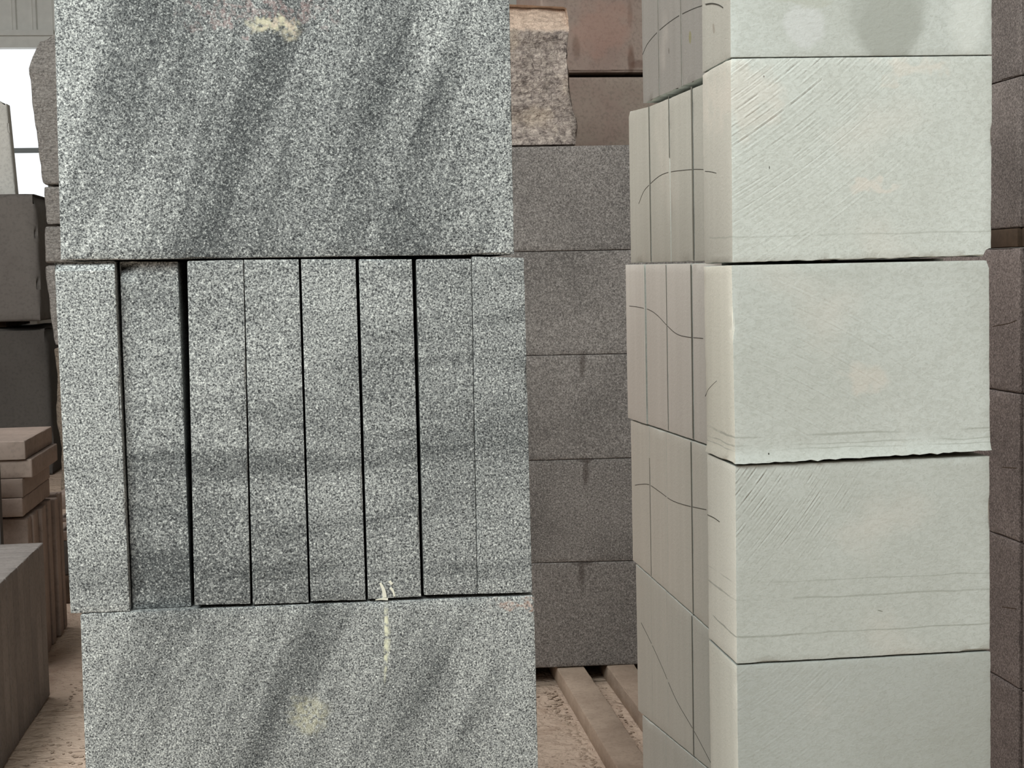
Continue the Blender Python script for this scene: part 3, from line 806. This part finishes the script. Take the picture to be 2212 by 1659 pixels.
# ================================================================ LEFT SIDE
# front dark pack of slabs, standing on edge one behind the other
pf = onZ(108, 1502, .0)
zt = onX(106, 1160, pf.x).z
XD = pf.x; YD = pf.y
print('dark pack', pf, zt)
n = 13; th = .1
M_darks = [plain_stone('dark_slab_stone_%d' % k, a, b, 3, 70, .001, .3) for k, (a, b) in enumerate([((136, 130, 126), (124, 118, 114)), ((140, 134, 130), (128, 122, 118)), ((132, 126, 122), (120, 115, 112))])]
for k in range(n):
    y1 = YD - k * th
    j = .006 * noise.noise(Vector((k * 2.7, 0, 0)))
    o = stone('dark_slab', box8(XD - .62, XD + j * .5, y1 - th + .003, y1, .0, zt + j), M_darks[k % 3], .03, .0025, .003, seed=140 + k)
    tag(o, 'dark grey stone slab on edge in the lower left pack, %s from its far end' % ORD[k], 'stone slab', 'dark slabs of the lower left pack')
# second pack of beige slabs behind it
pe = onZ(146, 1352, .0)
XE, YE = pe.x, pe.y
zt2 = onX(128, 1066, XE).z
print('beige pack', pe, zt2)
yy = YE; k = 0
wd = [.055, .05, .07, .06, .07, .08, .06, .08, .06, .08]
for k, w_ in enumerate(wd):
    g = .018 if k % 2 == 0 else .010
    dx = (0, -.004, .004, -.012, .0, -.006, .004, -.01, 0, -.006)[k]
    hh = zt2 + (0, .006, -.008, 0, .008, -.004, .0, 0, 0, 0)[k]
    if yy - w_ < YD + .02: break
    o = stone('beige_slab', box8(XE - .62, XE + dx, yy - w_, yy, 0, hh), M_slab, .025, .003, .004, seed=160 + k)
    tag(o, 'beige upright stone slab behind the dark pack, %s from far end' % ORD[k], 'stone slab', 'upright beige slabs behind the dark pack')
    yy -= w_ + g
ynear = yy
# four thick slabs lying on them
zt3 = zt2 + .012
fc = onZ(50, 1124, zt3)
print('slab pile', fc, 'near edge of pack', ynear)
sl = [((50, 1122), (50, 1087), 0), ((50, 1086), (50, 1040), 0), ((68, 1031), (68, 992), 0), ((55, 988), (55, 953), 0)]
zcur = zt3
Yp = max(fc.y, ynear - .02)
for k, (b, t, _) in enumerate(sl):
    bx = at(b[0], b[1], Yp)
    hgt = .079
    z0_ = zcur; z1_ = z0_ + hgt
    X_ = bx.x
    o = stone('beige_slab', box8(X_ - .5, X_, Yp + (.0, .004, .02, 0)[k], Yp + .62, z0_, z1_ - .002), M_slab, .025, .003, .004, seed=175 + k)
    tag(o, 'thick beige stone slab lying flat at left edge, %s of four' % ['bottom', 'second', 'third', 'top one'][k], 'stone slab', 'flat beige slabs piled on the upright ones')
    zcur = z1_
print('pile top z', zcur, 'want', at(55, 953, Yp).z)
# dark board standing at the very edge
px = at(7, 1050, YD + .12)
o = stone('dark_slab', box8(px.x - .3, px.x, YD + .035, YD + .085, 0, at(5, 940, YD + .05).z), M_dark, .04, .003, seed=180)
tag(o, 'dark slab standing upright at the extreme left edge beside the beige pile', 'stone slab')

# low pile of slabs beyond, half hidden by the near granite stack
YP = onZ(150, 1335, .0).y + .35
xp0, xp1 = at(128, 1200, YP).x, at(330, 1200, YP).x
lev = [(1336, 1243, 'd'), (1240, 1170, 'm'), (1167, 1148, 'l'), (1127, 1120, 'l'), (1099, 1066, 'l')]
zprev = None
def zy(y): return max(0.0, at(140, y, YP).z)
items = [(1336, 1243, M_tdark, 0), (1242, 1169, M_dark, .01), (1168, 1148, M_slab, -.02), (1128, 1120, M_slab, 0), (1100, 1067, M_slab, 0)]
pl = ['lowest and darkest', 'second from the ground', 'middle', 'thin fourth', 'top']
for k, (ya, yb2, m, dx) in enumerate(items):
    za_, zb_ = zy(ya), zy(yb2)
    if k == 0: za_ = 0
    o = stone('stacked_slab', box8(xp0 + dx, xp1, YP, YP + .6, za_, zb_), m, .03, .003, .004, seed=190 + k)
    tag(o, 'flat stone slab in low pile beside the granite, %s' % pl[k], 'stone slab', 'slabs of the low pile left of the near granite stack')
for k, (ya, yb2) in enumerate(((1148, 1128), (1120, 1100))):
    for s in (0, 1):
        xs_ = (xp0 + .05) if s == 0 else (xp1 - .15)
        o = stone('spacer_timber', box8(xs_, xs_ + .08, YP + .02, YP + .58, zy(ya) , zy(yb2)), M_tdark, .05, .002, seed=200 + 2 * k + s)
        tag(o, '%s %s spacer between flat slabs of the low pile' % (('lower', 'upper')[k], ('left', 'right')[s]), 'timber', 'spacers in the low slab pile')

# large dark quarry blocks
pq = onZ(112, 1004, 0)
YQ = min(pq.y, 13.0)
xq = at(110, 900, YQ).x
zA = at(60, 702, YQ).z; zT = at(60, 418, YQ).z
print('quarry', pq, zA, zT)
def dq(seed, topr):
    def dsp(a, b, cc, sx, sy, sz, ax, ay, az):
        p = Vector((0, 0, 0))
        if sz == 1 and sy <= 0: p += -az * topr * max(0, .2 + noise.noise(Vector((a * 6, b * 2, seed))))
        if sx == 1 and cc > .9: p += -ax * .05 * (cc - .9) / .1
        return p
    return dsp
o = stone('quarry_block', box8(xq - 2.2, xq + .0, YQ, YQ + 1.4, 0, zA - .02), M_quarry_low, .06, .02, .05, .012, 2, seed=210, disp=dq(1, .05), sharp=50)
tag(o, 'large dark quarry block on the floor at the left, lower of two', 'stone block', 'large dark quarry blocks at the left')
o = stone('quarry_block', box8(xq - 2.25, xq - .05, YQ + .02, YQ + 1.4, zA + .03, zT), M_quarry, .06, .02, .04, .012, 2, seed=211, disp=dq(4, .04), sharp=50)
tag(o, 'large dark quarry block below the window, upper of two', 'stone block', 'large dark quarry blocks at the left')
for i, x in enumerate((xq - 1.9, xq - .5)):
    o = stone('spacer_timber', box8(x, x + .12, YQ + .25, YQ + 1.3, zA - .02, zA + .03), M_tdark, .1, .003, seed=212 + i)
    tag(o, 'spacer in the dark gap between the large quarry blocks, %s' % ('left' if i == 0 else 'right'), 'timber', 'spacers between the large quarry blocks')
# pale slab on top against the window
xw = at(36, 412, YQ + .5).x
c = box8(xw - .5, xw, YQ + .45, YQ + .6, zT + .001, at(10, 212, YQ + .5).z)
c = [Vector(p) for p in c]
for q in (1, 5): c[q].x = at(16, 225, YQ + .5).x
for q in (0, 4): c[q].x -= .05
o = stone('pale_slab', c, M_pale, .04, .01, .02, seed=214, disp=lambda a, b, cc, sx, sy, sz, ax, ay, az: -az * (.06 * max(0, (a - .8) / .2) if cc > .97 else 0))
tag(o, 'pale slab standing on the large dark block in front of the bright window', 'stone slab')

# tower of rough granite blocks behind the near stack
YT = onZ(125, 1056, 0).y
YT = min(YT, 12.0) - .9
print('tower', YT)
def tx(px, py=500): return at(px, py, YT).x
xr_ = tx(330)
tower = [((1060, 748), (112, 108), 'lowest, brownish'), ((746, 570), (107, 97), 'second from the floor'), ((568, 486), (97, 96), 'third from the floor'), ((484, 400), (98, 101), 'fourth from the floor, narrow'), ((398, 52), (88, 75), 'topmost and largest')]
for k, ((yb3, yt3), (xb3, xt3), lab) in enumerate(tower):
    zl = at(120, yb3, YT).z if k else 0.0
    zh = at(120, yt3, YT).z
    m = M_tower if k not in (0,) else M_tower_low
    c = box8(tx(xb3), xr_, YT, YT + 1.1, zl, zh - .01); c = [Vector(p) for p in c]
    for q in (0, 4): c[q].x = tx(xt3)
    def dsp(a, b, cc, sx, sy, sz, ax, ay, az, k=k):
        p = Vector((0, 0, 0))
        if k == 4:
            if sx == -1 or a < .3:
                w = max(0, 1 - a / .3)
                p += ax * w * (.10 * max(0, (cc - .75) / .25) + .05 * abs(cc - .6))
            if cc > .9 and a < .3: p += -az * .12 * (1 - a / .3) * (cc - .9) / .1
        return p
    o = stone('rough_block', c, m, .04, .012, .03, .02, 4, seed=220 + k, disp=dsp, sharp=60)
    tag(o, 'rough grey granite block in the tower behind the near stack, %s' % lab, 'stone block', 'rough blocks of the tower at the left')

# stone chips and dust lumps on the floor
def chips():
    random.seed(5); vs = []; fs = []
    def lump(x, y, r):
        b = len(vs); k = 6
        for ring, (h, s) in enumerate(((-.1, 1), (.35, .85), (.7, .4))):
            for i in range(k):
                a = i * 2 * pi / k + ring * .4; q = r * s * random.uniform(.7, 1.25)
                vs.append((x + cos(a) * q, y + sin(a) * q * 1.1, r * h * .55 - .002))
        for ring in range(2):
            for i in range(k):
                a, c_ = b + ring * k + i, b + ring * k + (i + 1) % k
                fs.append([a, c_, c_ + k, a + k])
        fs.append([b + 2 * k + i for i in range(k)])
    for _ in range(220): lump(pL.x - abs(random.gauss(0, .03)) - .016, random.uniform(4.0, YM - .05), random.uniform(.003, .011))
    for _ in range(120): lump(pR.x + random.uniform(.02, p2.x - pR.x - .02), random.uniform(4.0, YM - .05), random.uniform(.003, .009))
    for _ in range(420): lump(random.uniform(.45, pL.x - .03), random.uniform(3.8, YM), random.uniform(.002, .008))
    for _ in range(500): lump(random.uniform(XD + .04, -.6), random.uniform(4.2, 7), random.uniform(.003, .011))
    for _ in range(200): lump(random.uniform(-2.6, -1.9), random.uniform(8.5, 10.8), random.uniform(.01, .05))
    o = link('stone_chips', vs, fs, M_timber, smooth=False)
    tag(o, 'small stone chips and dust lumps scattered over the dusty floor', 'stone chips', kind='stuff')
chips()
